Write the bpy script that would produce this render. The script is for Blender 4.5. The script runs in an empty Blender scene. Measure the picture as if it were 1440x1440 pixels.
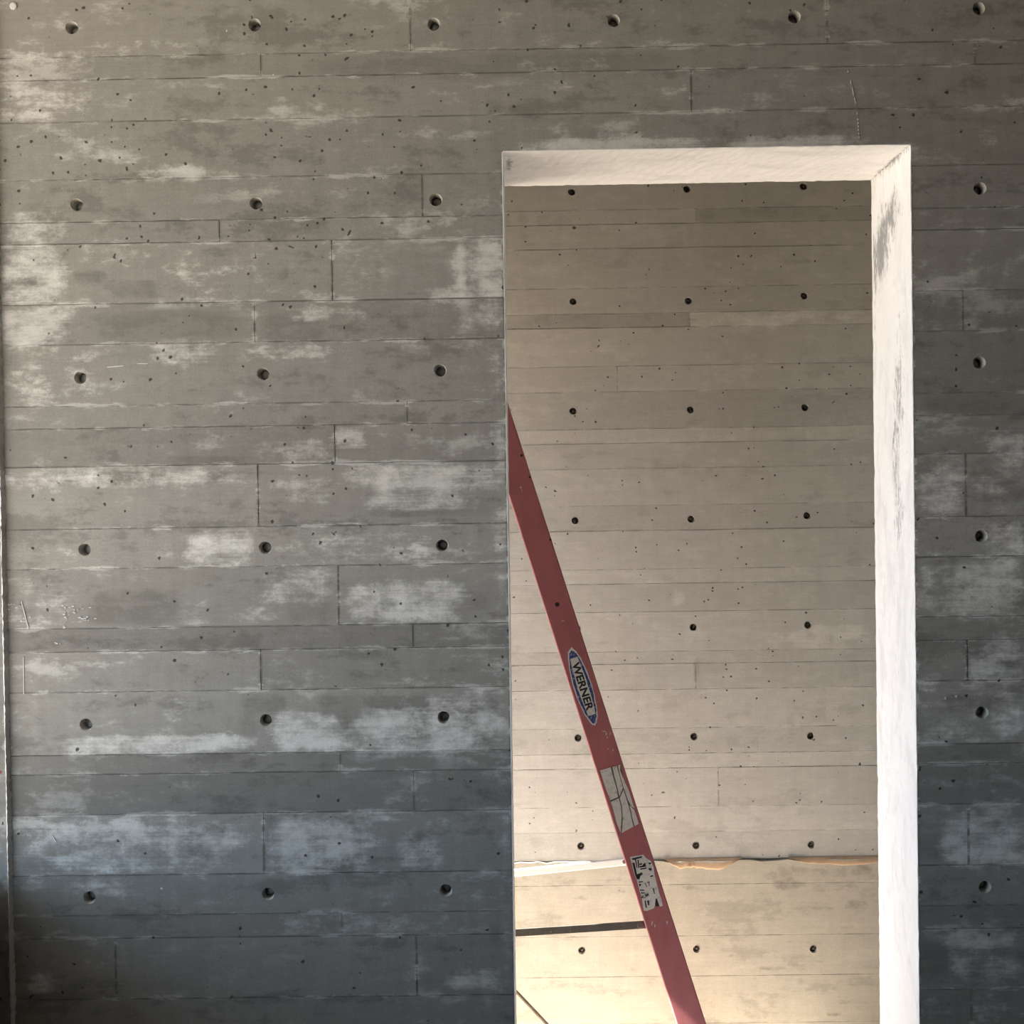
import bpy, bmesh, math, random
import numpy as np
from mathutils import Vector, Matrix
from mathutils.geometry import delaunay_2d_cdt

scene = bpy.context.scene
col = scene.collection
random.seed(7)
rng = np.random.default_rng(11)

# ------------------------------------------------------------------ camera
CAM = Vector((0.0, -2.6995, 1.70))
YAW, PITCH, ROLL = -0.0081, -0.0135, -0.0147
FPX = 1680.0                                  # focal length in pixels of the 1440 frame
fwd = Vector((math.sin(YAW) * math.cos(PITCH), math.cos(YAW) * math.cos(PITCH), math.sin(PITCH)))
rgt = Vector((math.cos(YAW), -math.sin(YAW), 0.0))
upv = rgt.cross(fwd)
rg2 = math.cos(ROLL) * rgt + math.sin(ROLL) * upv
up2 = -math.sin(ROLL) * rgt + math.cos(ROLL) * upv
cam_data = bpy.data.cameras.new('camera')
cam = bpy.data.objects.new('camera', cam_data)
col.objects.link(cam)
cam.matrix_world = Matrix(((rg2.x, up2.x, -fwd.x, CAM.x), (rg2.y, up2.y, -fwd.y, CAM.y),
                           (rg2.z, up2.z, -fwd.z, CAM.z), (0, 0, 0, 1)))
cam_data.sensor_width = 36.0
cam_data.lens = 36.0 * FPX / 1440.0
cam_data.clip_start = 0.05
scene.camera = cam

# ------------------------------------------------------------------ sky, sun, exposure
world = bpy.data.worlds.new('sky')
scene.world = world
world.use_nodes = True
bg = world.node_tree.nodes['Background']
bg.inputs[0].default_value = (0.58, 0.77, 1.0, 1)
bg.inputs[1].default_value = 1.52

sun_data = bpy.data.lights.new('sun', 'SUN')
sun_data.energy = 12.4
sun_data.color = (1.0, 0.945, 0.85)
sun_data.angle = 0.009
sun = bpy.data.objects.new('sun', sun_data)
col.objects.link(sun)
SUN_EL = math.radians(45)
sun_dir = Vector((math.cos(SUN_EL), 0.0, -math.sin(SUN_EL)))      # travels towards +x
sun.rotation_euler = sun_dir.to_track_quat('-Z', 'Y').to_euler()

vs = scene.view_settings
vs.view_transform = 'Standard'
vs.look = 'None'
vs.gamma = 1.0
vs.use_curve_mapping = False
vs.exposure = 1.6
scene.cycles.use_denoising = True
scene.cycles.max_bounces = 6
scene.cycles.diffuse_bounces = 5
scene.cycles.sample_clamp_indirect = 8.0


def at(px, py, Y=0.0):
    """point of the plane y = Y seen at a place measured in the photograph"""
    d = fwd + rg2 * ((px - 720) / FPX) - up2 * ((py - 720) / FPX)
    return CAM + d * ((Y - CAM.y) / d.y)


# ------------------------------------------------------------------ materials
def new_mat(name):
    m = bpy.data.materials.new(name)
    m.use_nodes = True
    nt = m.node_tree
    b = nt.nodes['Principled BSDF']
    return m, nt, b


class NT:
    def __init__(self, nt):
        self.nt = nt
        self.g = nt.nodes.new('ShaderNodeNewGeometry')

    def n(self, t, **kw):
        x = self.nt.nodes.new(t)
        for k, v in kw.items():
            setattr(x, k, v)
        return x

    def link(self, a, b):
        self.nt.links.new(a, b)

    def setin(self, sock, v):
        if hasattr(v, 'is_output'):
            self.link(v, sock)
        elif isinstance(v, (int, float)):
            sock.default_value = v
        else:
            sock.default_value = tuple(v)

    def math(self, op, a, b=0.0, c=0.0, clamp=False):
        x = self.n('ShaderNodeMath', operation=op)
        x.use_clamp = clamp
        for i, v in enumerate((a, b, c)):
            self.setin(x.inputs[i], v)
        return x.outputs[0]

    def coords(self, sx, sy, sz, off=(0, 0, 0)):
        x = self.n('ShaderNodeVectorMath', operation='MULTIPLY_ADD')
        self.link(self.g.outputs['Position'], x.inputs[0])
        x.inputs[1].default_value = (sx, sy, sz)
        x.inputs[2].default_value = off
        return x.outputs[0]

    def noise(self, vec, detail=4.0, rough=0.55, dist=0.0, scale=1.0):
        x = self.n('ShaderNodeTexNoise')
        self.link(vec, x.inputs['Vector'])
        x.inputs['Scale'].default_value = scale
        x.inputs['Detail'].default_value = detail
        x.inputs['Roughness'].default_value = rough
        x.inputs['Distortion'].default_value = dist
        return x.outputs['Fac']

    def ramp(self, v, a, b, lo=0.0, hi=1.0):
        x = self.n('ShaderNodeMapRange', interpolation_type='SMOOTHSTEP')
        self.setin(x.inputs['Value'], v)
        self.setin(x.inputs['From Min'], a)
        self.setin(x.inputs['From Max'], b)
        x.inputs['To Min'].default_value = lo
        x.inputs['To Max'].default_value = hi
        return x.outputs['Result']

    def mix(self, fac, a, b, mode='MIX'):
        x = self.n('ShaderNodeMix', data_type='RGBA', blend_type=mode)
        self.setin(x.inputs['Factor'], fac)
        self.setin(x.inputs['A'], a if hasattr(a, 'is_output') else (*a, 1))
        self.setin(x.inputs['B'], b if hasattr(b, 'is_output') else (*b, 1))
        return x.outputs['Result']

    def scale(self, c, v):
        x = self.n('ShaderNodeVectorMath', operation='SCALE')
        self.link(c, x.inputs[0])
        self.setin(x.inputs['Scale'], v)
        return x.outputs[0]

    def bump(self, h, dist, strength, bsdf, prev=None):
        x = self.n('ShaderNodeBump')
        x.inputs['Strength'].default_value = strength
        x.inputs['Distance'].default_value = dist
        self.link(h, x.inputs['Height'])
        if prev is not None:
            self.link(prev, x.inputs['Normal'])
        self.link(x.outputs[0], bsdf.inputs['Normal'])
        return x.outputs[0]


def pores(t, scale, rmax, density, off):
    """small air holes: 1 inside a hole, 0 elsewhere"""
    v = t.n('ShaderNodeTexVoronoi', feature='F1')
    w = t.n('ShaderNodeVectorMath', operation='MULTIPLY_ADD')
    nz = t.n('ShaderNodeTexNoise')
    t.link(t.coords(90, 90, 90, off), nz.inputs['Vector'])
    nz.inputs['Scale'].default_value = 1.0
    nz.inputs['Detail'].default_value = 1.0
    t.link(nz.outputs['Color'], w.inputs[0])
    w.inputs[1].default_value = (0.55, 0.0, 0.55)
    t.link(t.coords(scale, 0.0, scale, off), w.inputs[2])
    t.link(w.outputs[0], v.inputs['Vector'])
    v.inputs['Scale'].default_value = 1.0
    sep = t.n('ShaderNodeSeparateColor')
    t.link(v.outputs['Color'], sep.inputs[0])
    on = t.math('LESS_THAN', sep.outputs[0], density)
    r = t.math('MULTIPLY_ADD', t.math('POWER', sep.outputs[1], 2.5), rmax, rmax * 0.35)
    inside = t.ramp(v.outputs['Distance'], r, t.math('MULTIPLY', r, 0.55))
    return t.math('MULTIPLY', inside, on)


def board_concrete(name, base, light, dark, pore=0.5, mottling=1.0, seed=0.0):
    m, nt, b = new_mat(name)
    t = NT(nt)
    a = t.n('ShaderNodeAttribute', attribute_name='field')
    sep = t.n('ShaderNodeSeparateColor')
    t.link(a.outputs['Color'], sep.inputs[0])
    L, D, T = sep.outputs[0], sep.outputs[1], sep.outputs[2]
    o = (seed, seed * 1.7, seed * 0.6)
    n1 = t.noise(t.coords(2.4, 2.4, 10, o), 5, 0.62)
    n2 = t.noise(t.coords(14, 14, 24, o), 6, 0.74)
    n3 = t.noise(t.coords(5, 5, 170, o), 2, 0.6)
    n4 = t.noise(t.coords(260, 260, 260, o), 1, 0.6)
    n5 = t.noise(t.coords(34, 34, 4, o), 4, 0.65)
    edge = t.math('ADD', t.math('MULTIPLY_ADD', n2, 1.1, -0.55), t.math('MULTIPLY_ADD', n1, 0.9, -0.45))
    edge2 = t.math('ADD', t.math('ADD', edge, t.math('MULTIPLY_ADD', n3, 0.22, -0.11)), t.math('MULTIPLY_ADD', n5, 0.14, -0.07))
    lm = t.ramp(t.math('ADD', L, edge2), 0.22, 0.62)
    lm2 = t.ramp(t.math('ADD', n1, t.math('MULTIPLY_ADD', n2, 0.6, -0.3)), 0.55, 0.70)
    dm = t.ramp(t.math('ADD', D, t.math('MULTIPLY', edge, 0.9)), 0.30, 0.62)
    dm2 = t.ramp(t.math('ADD', n1, t.math('MULTIPLY_ADD', n2, 0.6, -0.3)), 0.46, 0.34)
    c = t.mix(t.math('MULTIPLY', lm2, 0.5 * mottling), base, light)
    c = t.mix(t.math('MULTIPLY', dm2, 0.5 * mottling), c, dark)
    c = t.mix(t.math('MULTIPLY', dm, 0.75), c, dark)
    c = t.mix(t.math('MULTIPLY', lm, 0.85), c, light)
    tone = t.math('MULTIPLY', T, 2.0)
    for nn, amp in ((n2, 0.46 * mottling), (n3, 0.13), (n4, 0.30), (n5, 0.26 * mottling)):
        tone = t.math('MULTIPLY', tone, t.math('MULTIPLY_ADD', nn, amp, 1 - amp / 2))
    c = t.scale(c, tone)
    # grout that crept along the board edges: pale fringes and thin dark seams
    pa = t.n('ShaderNodeAttribute', attribute_name='panel')
    ps = t.n('ShaderNodeSeparateColor')
    t.link(pa.outputs['Color'], ps.inputs[0])
    de = t.math('MINIMUM', t.math('MINIMUM', ps.outputs[0], ps.outputs[1]), t.math('MINIMUM', ps.outputs[2], pa.outputs['Alpha']))
    ne = t.noise(t.coords(7, 7, 30, (seed + 2, 4, 1)), 5, 0.7)
    wd = t.ramp(ne, 0.47, 0.80, 0.002, 0.020)
    fr = t.math('MULTIPLY', t.ramp(de, wd, t.math('MULTIPLY', wd, 0.3)), t.ramp(ne, 0.50, 0.60, 0.0, 0.55 * mottling))
    c = t.mix(fr, c, t.scale(t.mix(0.0, light, light), tone))
    sm = t.math('MULTIPLY', t.ramp(de, 0.0030, 0.0008), t.ramp(ne, 0.55, 0.42, 0.0, 0.45))
    c = t.mix(sm, c, t.scale(t.mix(0.0, dark, dark), 0.75))
    dh = t.math('MINIMUM', ps.outputs[2], pa.outputs['Alpha'])
    sv = t.math('MULTIPLY', t.ramp(dh, 0.0048, 0.0012), t.ramp(ne, 0.62, 0.44, 0.0, 0.55))
    c = t.mix(sv, c, dark)
    pd = t.math('MULTIPLY', a.outputs['Alpha'], pore)
    clump = t.ramp(t.noise(t.coords(3.2, 3.2, 7, (5, 3, 8)), 3, 0.5), 0.38, 0.66)
    pd = t.math('MULTIPLY', pd, clump)
    p1 = pores(t, 66, 0.23, pd, (seed, 0, 3))
    p2 = pores(t, 24, 0.120, t.math('MULTIPLY', pd, 0.8), (seed + 9, 0, 1))
    p = t.math('MAXIMUM', p1, p2)
    c = t.mix(t.math('MULTIPLY', p, 0.88), c, (0.035, 0.030, 0.026))
    t.link(c, b.inputs['Base Color'])
    b.inputs['Roughness'].default_value = 0.82
    b.inputs['Specular IOR Level'].default_value = 0.25
    h = t.math('ADD', t.math('MULTIPLY', n3, 0.5), t.math('MULTIPLY', n4, 0.35))
    t.bump(h, 0.0012, 0.5, b)
    return m


def plain(name, color, rough=0.8, var=0.25, scale=(8, 8, 8), metal=0.0, bump=0.0006, spec=0.3, stain=None):
    m, nt, b = new_mat(name)
    t = NT(nt)
    n1 = t.noise(t.coords(*scale), 6, 0.62, 0.3)
    n2 = t.noise(t.coords(scale[0] * 14, scale[1] * 14, scale[2] * 14), 3, 0.6)
    v = t.math('ADD', t.math('MULTIPLY_ADD', n1, var * 2, 1 - var), t.math('MULTIPLY_ADD', n2, var * 0.8, -var * 0.4))
    c = t.mix(0.0, color, color)
    if stain:
        c = t.mix(t.ramp(n1, 0.50, 0.72), c, stain)
    t.link(t.scale(c, v), b.inputs['Base Color'])
    b.inputs['Roughness'].default_value = rough
    b.inputs['Metallic'].default_value = metal
    b.inputs['Specular IOR Level'].default_value = spec
    if bump:
        t.bump(t.math('ADD', n1, t.math('MULTIPLY', n2, 0.4)), bump, 0.5, b)
    return m


def plaster_mat():
    """pale skim coat of the door reveals; the 'field' attribute holds the worn grey areas"""
    m, nt, b = new_mat('reveal_skim')
    t = NT(nt)
    a = t.n('ShaderNodeAttribute', attribute_name='field')
    sep = t.n('ShaderNodeSeparateColor')
    t.link(a.outputs['Color'], sep.inputs[0])
    n1 = t.noise(t.coords(7, 18, 7), 6, 0.65, 0.5)
    n2 = t.noise(t.coords(90, 150, 40), 5, 0.7, 0.3)
    n3 = t.noise(t.coords(24, 30, 12), 5, 0.65, 0.4)
    e = t.math('ADD', t.math('MULTIPLY_ADD', n2, 2.2, -1.1), t.math('MULTIPLY_ADD', n3, 1.1, -0.55))
    g = t.ramp(t.math('ADD', sep.outputs[1], e), 0.30, 0.80)
    c = t.mix(t.ramp(n1, 0.45, 0.70), (0.85, 0.845, 0.855), (0.74, 0.735, 0.745))
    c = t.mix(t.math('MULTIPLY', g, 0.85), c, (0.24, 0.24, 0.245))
    c = t.scale(c, t.math('MULTIPLY_ADD', n2, 0.16, 0.92))
    t.link(c, b.inputs['Base Color'])
    b.inputs['Roughness'].default_value = 0.7
    b.inputs['Specular IOR Level'].default_value = 0.3
    t.bump(t.math('ADD', n3, t.math('MULTIPLY', n2, 0.5)), 0.0014, 0.5, b)
    return m


M = {}
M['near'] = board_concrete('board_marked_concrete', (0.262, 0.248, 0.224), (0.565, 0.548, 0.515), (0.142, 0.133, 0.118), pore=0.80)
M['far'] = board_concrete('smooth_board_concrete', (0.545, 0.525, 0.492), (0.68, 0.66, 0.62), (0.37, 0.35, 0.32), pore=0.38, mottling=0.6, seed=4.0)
M['far_low'] = board_concrete('stained_plinth_concrete', (0.47, 0.435, 0.37), (0.56, 0.525, 0.46), (0.22, 0.20, 0.17), pore=0.05, mottling=0.6, seed=8.0)
M['core'] = plain('joint_concrete', (0.25, 0.24, 0.22), 0.9)
M['hole'] = plain('cone_hole_concrete', (0.50, 0.475, 0.43), 0.85, 0.2, (30, 30, 30))
M['skim'] = plaster_mat()
M['fin'] = plain('grout_fin', (0.62, 0.60, 0.57), 0.85, 0.3, (60, 60, 60))
M['crumb'] = plain('orange_crumb', (0.66, 0.46, 0.30), 0.9, 0.25, (40, 40, 80))
M['steel'] = plain('rusty_tie_steel', (0.16, 0.13, 0.11), 0.5, 0.35, (60, 60, 60), metal=0.7)
M['floor'] = plain('dusty_floor', (0.27, 0.265, 0.26), 0.85, 0.25, (3, 3, 3), stain=(0.33, 0.32, 0.30))
M['passage'] = plain('sandy_passage_floor', (0.72, 0.635, 0.53), 0.9, 0.15, (3, 3, 3))
M['ground'] = plain('sandy_ground', (0.415, 0.345, 0.26), 0.95, 0.2, (1.5, 1.5, 1.5))
M['shell'] = plain('shell_concrete', (0.20, 0.19, 0.175), 0.85, 0.25, (4, 4, 9))


# ------------------------------------------------------------------ mesh helpers
def link(name, me, mat=None, parent=None):
    o = bpy.data.objects.new(name, me)
    col.objects.link(o)
    if mat is not None:
        me.materials.append(mat)
    if parent is not None:
        o.parent = parent
    return o


def mesh(name, verts, faces, smooth=False):
    me = bpy.data.meshes.new(name)
    me.from_pydata([tuple(v) for v in verts], [], faces)
    me.update()
    if smooth:
        me.polygons.foreach_set('use_smooth', [True] * len(me.polygons))
    return me


def box_geo(x0, x1, y0, y1, z0, z1, V, Fc):
    n = len(V)
    V += [(x0, y0, z0), (x1, y0, z0), (x1, y1, z0), (x0, y1, z0), (x0, y0, z1), (x1, y0, z1), (x1, y1, z1), (x0, y1, z1)]
    Fc += [tuple(n + i for i in f) for f in ((0, 3, 2, 1), (4, 5, 6, 7), (0, 1, 5, 4), (1, 2, 6, 5), (2, 3, 7, 6), (3, 0, 4, 7))]


def boxes(name, bs, mat, parent=None):
    V, Fc = [], []
    for b in bs:
        box_geo(*b, V, Fc)
    return link(name, mesh(name, V, Fc), mat, parent)


def set_field(me, vals, attr='field'):
    at_ = me.color_attributes.new(attr, 'FLOAT_COLOR', 'POINT')
    at_.data.foreach_set('color', np.asarray(vals, dtype=np.float32).ravel())


def circle(cx, cz, r, n=20, jit=0.0):
    out = []
    ph = random.random() * 6.28
    for i in range(n):
        a = 2 * math.pi * i / n
        rr = r * (1 + jit * math.sin(2 * a + ph) + jit * 0.6 * math.sin(5 * a + 2 * ph))
        out.append((cx + rr * math.cos(a), cz + rr * math.sin(a)))
    return out


def inside_poly(p, poly):
    x, z = p
    c = False
    n = len(poly)
    for i in range(n):
        x1, z1 = poly[i]
        x2, z2 = poly[(i + 1) % n]
        if (z1 > z) != (z2 > z) and x < (x2 - x1) * (z - z1) / (z2 - z1) + x1:
            c = not c
    return c


def plate(name, outline, holes, y_front, thick, mat, parent, field=None, grid=0.0, wob=0.0):
    """slab with its face in the plane y = y_front, outline and holes given in x, z"""
    pts, edges, loops = [], [], []
    rim = outline
    for lp in [outline] + holes:
        if grid > 0 and lp is outline:
            q = []
            for i in range(len(lp)):
                a, b = lp[i], lp[(i + 1) % len(lp)]
                k = max(1, int(math.hypot(b[0] - a[0], b[1] - a[1]) / grid))
                q += [(a[0] + (b[0] - a[0]) * j / k, a[1] + (b[1] - a[1]) * j / k) for j in range(k)]
            if wob > 0:
                q = [(a + random.uniform(-wob, wob), b + random.uniform(-wob, wob)) for a, b in q]
            lp = q
            rim = q
        s = len(pts)
        pts += lp
        loops.append((s, len(lp)))
        edges += [(s + i, s + (i + 1) % len(lp)) for i in range(len(lp))]
    if grid > 0:
        xs = [p[0] for p in outline]
        zs = [p[1] for p in outline]
        nx = int((max(xs) - min(xs)) / grid)
        nz = int((max(zs) - min(zs)) / grid)
        for i in range(1, nx):
            for j in range(1, nz):
                p = (min(xs) + (max(xs) - min(xs)) * i / nx, min(zs) + (max(zs) - min(zs)) * j / nz)
                if not inside_poly(p, rim):
                    continue
                if any(math.hypot(p[0] - h[0][0], p[1] - h[0][1]) < 0.035 and inside_poly(p, h) for h in holes):
                    continue
                pts.append(p)
    vo, eo, fo, ov, oe, of = delaunay_2d_cdt([Vector(p) for p in pts], edges, [], 2, 1e-6)
    keep = []
    for f in fo:
        cx = sum(vo[i].x for i in f) / len(f)
        cz = sum(vo[i].y for i in f) / len(f)
        if inside_poly((cx, cz), rim) and not any(inside_poly((cx, cz), h) for h in holes):
            keep.append(f)
    V = [(v.x, y_front, v.y) for v in vo]
    n0 = len(V)
    Fc = []
    for f in keep:                              # face looks towards -y
        a, b, c = (vo[i] for i in f[:3])
        s = (b.x - a.x) * (c.y - a.y) - (b.y - a.y) * (c.x - a.x)
        Fc.append(tuple(f) if s > 0 else tuple(reversed(f)))
    s0, ln = loops[0]
    mp = {}
    for i, lst in enumerate(ov):
        for k in lst:
            mp[k] = i
    area = sum(pts[s0 + i][0] * pts[s0 + (i + 1) % ln][1] - pts[s0 + (i + 1) % ln][0] * pts[s0 + i][1] for i in range(ln))
    order = range(ln) if area > 0 else range(ln - 1, -1, -1)
    ring = [mp[s0 + i] for i in order]
    for i in ring:
        V.append((vo[i].x, y_front + thick, vo[i].y))
    k = len(ring)
    for i in range(k):
        j = (i + 1) % k
        Fc.append((ring[j], ring[i], n0 + i, n0 + j))
    me = mesh(name, V, Fc)
    if field is not None:
        set_field(me, [field(v[0], v[2]) for v in V])
        xa, xb = min(p[0] for p in outline), max(p[0] for p in outline)
        za, zb = min(p[1] for p in outline), max(p[1] for p in outline)
        set_field(me, [(v[2] - za, zb - v[2], v[0] - xa, xb - v[0]) for v in V], 'panel')
    return link(name, me, mat, parent)


# ------------------------------------------------------------------ measures of the place
XL = -1.175            # corner with the left wall
XR = 2.40
TH = 0.30              # thickness of the front wall
YF = 1.575             # face of the wall behind the doorway
CEIL = 3.10
DX0, DX1, DZ = -0.031, 0.8835, 2.474
FLOOR2 = -0.40
LIN = 0.0022            # thickness of the skim coat lining the opening
rows = [3.10, 2.9300, 2.8400, 2.7034, 2.6517, 2.557, 2.4275, 2.332, 2.283, 2.1469, 2.0557, 1.9172, 1.8667, 1.7801, 1.6388, 1.5487,
        1.4135, 1.3603, 1.2684, 1.1255, 1.0811, 0.9889, 0.8505, 0.7589, 0.7062, 0.5674, 0.475, 0.432, 0.29, 0.20, 0.0]
# upright joints between boards, measured on the photograph (x, y)
ups = {2: [(577, 40), (1163, 40)], 3: [(367, 97), (1371, 75)], 4: [(972, 128)], 6: [(594, 285)], 7: [(309, 330)],
       8: [(467, 388)], 9: [(358, 458), (1354, 434)], 11: [(573, 586)], 12: [(471, 630)], 13: [(363, 700), (1358, 680)],
       15: [(476, 838)], 16: [(581, 897)], 17: [(367, 945), (1360, 925)], 19: [(479, 1076)], 20: [(582, 1116)],
       21: [(371, 1190), (1362, 1170)], 23: [(481, 1304)], 24: [(163, 1362), (586, 1362)], 25: [(1366, 1420)]}
near_holes = [(101, 39), (358, 35), (610, 34), (863, 29), (1117, 24), (1376, 12), (108, 288), (360, 286), (613, 281), (1378, 265),
              (113, 531), (370, 526), (619, 521), (1377, 510), (119, 773), (373, 770), (622, 767), (1380, 754),
              (121, 1019), (374, 1013), (624, 1009), (1381, 1002), (126, 1262), (377, 1257), (627, 1252), (1385, 1247)]
near_holes = [(at(*p).x, at(*p).z) for p in near_holes]
near_holes += [(x + 0.4064 * k, z) for x, z in near_holes if x > 1.0 for k in (1, 2)]      # the grid goes on to the right
HR = 0.0142
TONES = [1, 1, 1.0, .93, 1.0, 1.0, .95, .95, 1.05, .88, .97, 1.0, .95, 1.14, 1.18, 1.14, .95, 1.10, 1.16, .86, .77, 1.04, .95, .90, .90, .90, .9, 1, 1, 1, 1]

# pale efflorescence, painted glow right of the door and dark damp areas on the near wall: x0, y0, x1, y1 in the photograph, strength
LIGHT = [(495, 655, 705, 688, .55), (510, 694, 690, 716, .40), (20, 660, 362, 682, .42), (395, 668, 470, 712, .35),
         (473, 603, 508, 632, .60), (643, 338, 652, 422, .5), (672, 338, 682, 422, .62), (686, 338, 706, 425, .62), (600, 405, 705, 422, .4),
         (0, 300, 100, 345, .40), (0, 345, 95, 430, .45), (0, 432, 98, 487, .55), (215, 478, 300, 512, .42), (360, 480, 470, 505, .3),
         (90, 500, 130, 560, .25), (0, 480, 90, 560, .25), (485, 818, 655, 872, .42), (362, 798, 470, 850, .35), (260, 745, 352, 792, .45),
         (380, 745, 610, 792, .30), (30, 760, 110, 790, .25), (10, 800, 110, 880, .30), (225, 975, 262, 1012, .35), (388, 1000, 475, 1055, .62),
         (500, 980, 712, 1058, .55), (75, 1038, 362, 1058, .6), (18, 980, 60, 1055, .25), (20, 1150, 360, 1226, .34), (215, 1160, 350, 1190, .42),
         (378, 1148, 520, 1228, .50), (560, 1170, 620, 1228, .42), (470, 1140, 560, 1155, .4), (600, 1145, 640, 1170, .3),
         (40, 1368, 78, 1396, .45), (630, 1362, 705, 1390, .42), (90, 1232, 190, 1262, .35), (10, 1232, 90, 1250, .22),
         (735, 197, 1000, 209, .50), (1010, 192, 1225, 205, .50), (700, 215, 708, 1440, .28), (718, 60, 860, 150, .2), (1288, 655, 1352, 726, .42),
         (1360, 655, 1440, 700, .34), (1360, 700, 1440, 726, .25), (1335, 788, 1440, 866, .72), (1300, 640, 1360, 660, .3), (1292, 960, 1400, 1040, .30), (1380, 840, 1440, 900, .3), (1380, 730, 1440, 785, .4), (1400, 600, 1440, 656, .34), (1390, 965, 1440, 1042, .38), (1300, 790, 1340, 830, .35),
         (1361, 902, 1440, 955, .68), (1322, 1135, 1440, 1212, .42), (1300, 1130, 1325, 1190, .25), (1330, 1308, 1440, 1330, .45),
         (1335, 1340, 1440, 1388, .35), (1370, 1400, 1440, 1440, .2), (0, 60, 360, 80, .22), (300, 300, 470, 345, .25), (190, 235, 290, 254, .5),
         (480, 235, 600, 252, .3), (200, 345, 460, 425, .22), (0, 120, 110, 165, .3), (640, 420, 705, 470, .35), (420, 430, 520, 452, .35),
         (540, 478, 705, 495, .35), (880, 110, 970, 150, .18), (1400, 140, 1440, 200, .2), (1370, 165, 1410, 205, .25), (395, 620, 468, 650, .35)]
DARK = [(98, 436, 358, 482, .45), (360, 434, 470, 486, .42), (520, 450, 700, 482, .35), (372, 76, 1000, 110, .42), (1100, 60, 1370, 92, .3), (10, 1062, 700, 1092, .30),
        (115, 826, 260, 882, .55), (395, 838, 480, 880, .4), (640, 826, 692, 868, .42), (520, 690, 700, 698, .35), (505, 706, 700, 724, .50),
        (50, 985, 92, 1048, .40), (338, 974, 405, 1004, .55), (442, 974, 522, 1036, .50), (600, 974, 665, 992, .3), (650, 988, 682, 1000, .5),
        (335, 1005, 365, 1040, .4), (160, 1325, 520, 1402, .30), (20, 1405, 720, 1440, .25), (540, 340, 640, 420, .35), (640, 335, 672, 400, .35), (560, 575, 705, 600, .3),
        (230, 640, 360, 656, .45), (10, 604, 300, 625, .35), (370, 700, 470, 740, .35), (480, 640, 560, 655, .3), (20, 820, 60, 840, .1),
        (20, 1195, 120, 1230, .45), (120, 1200, 260, 1210, .45), (380, 1165, 560, 1172, .3), (400, 1180, 480, 1186, .45), (540, 1150, 610, 1190, .3),
        (640, 1150, 716, 1225, .35), (1290, 735, 1352, 780, .4), (1300, 805, 1360, 812, .5), (1290, 868, 1440, 898, .35), (1290, 1046, 1440, 1072, .4),
        (1290, 1170, 1330, 1212, .45), (1290, 1275, 1350, 1305, .3), (1290, 1320, 1335, 1390, .45), (1290, 550, 1440, 584, .4), (1290, 270, 1400, 318, .25),
        (100, 250, 350, 312, .28), (230, 190, 400, 235, .3), (10, 1250, 100, 1290, .35), (150, 395, 230, 420, .5), (100, 380, 150, 400, .5), (600, 1330, 660, 1345, .3), (590, 1365, 640, 1390, .35),
        (690, 1295, 706, 1335, .4), (1100, 165, 1180, 196, .25), (1230, 62, 1330, 90, .3)]


def blob_field(items):
    B = []
    for x0, y0, x1, y1, s in items:
        p, q = at(x0, y0), at(x1, y1)
        B.append(((p.x + q.x) / 2, (p.z + q.z) / 2, abs(q.x - p.x) / 2, abs(q.z - p.z) / 2, s))
    B = np.array(B)

    def f(x, z):
        u = np.abs(x - B[:, 0]) / (B[:, 2] + 0.010)
        w = np.abs(z - B[:, 1]) / (B[:, 3] + 0.006)
        d = (u ** 4 + w ** 4) ** 0.25
        k = np.clip((1.45 - d) / 0.9, 0, 1)
        return float((k * k * (3 - 2 * k) * np.minimum(B[:, 4], 0.5)).max())
    return f


light_f, dark_f = blob_field(LIGHT), blob_field(DARK)


def pore_density(x, z):
    d = 0.30 + 0.55 * math.exp(-((x + 0.75) / 0.55) ** 2 - ((z - 2.35) / 0.35) ** 2)
    d += 0.25 * math.exp(-((x + 0.1) / 0.4) ** 2 - ((z - 2.7) / 0.3) ** 2)
    return min(1.0, d)


# ------------------------------------------------------------------ front wall (the near, board-marked one)
def empty(name, loc=(0, 0, 0)):
    o = bpy.data.objects.new(name, None)
    o.location = loc
    o.empty_display_size = 0.1
    col.objects.link(o)
    return o


def tag(o, label=None, cat=None, group=None, kind=None):
    for k, v in (('label', label), ('category', cat), ('group', group), ('kind', kind)):
        if v:
            o[k] = v
    return o


PT = 0.0030            # relief of the boards over the joints
bs = [(XL - 0.25, DX0 - LIN, PT, TH, 0.0 + FLOOR2, CEIL), (DX1 + LIN, XR, PT, TH, FLOOR2, CEIL), (DX0 - LIN, DX1 + LIN, PT, TH, DZ + LIN, CEIL)]


def solid_wall(name, outline, holes, y0, y1, mat):
    """wall body: front face with round pockets, plain back and sides"""
    o = plate(name, outline, holes, y0, y1 - y0, mat, None)
    me = o.data
    bm = bmesh.new()
    bm.from_mesh(me)
    be = [e for e in bm.edges if e.is_boundary and all(abs(v.co.y - y1) < 1e-5 for v in e.verts)]
    bmesh.ops.triangle_fill(bm, use_beauty=True, use_dissolve=False, edges=be)
    bm.normal_update()
    bm.to_mesh(me)
    bm.free()
    return o


wall = solid_wall('wall_front', [(XL - 0.25, FLOOR2), (DX0 - LIN, FLOOR2), (DX0 - LIN, DZ + LIN), (DX1 + LIN, DZ + LIN), (DX1 + LIN, FLOOR2),
                                 (XR, FLOOR2), (XR, CEIL), (XL - 0.25, CEIL)],
                  [circle(h[0], h[1], HR + 0.001, 20) for h in near_holes], PT, TH, M['core'])
tag(wall, 'grey board-marked concrete wall with tie holes around the doorway', kind='structure')

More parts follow.
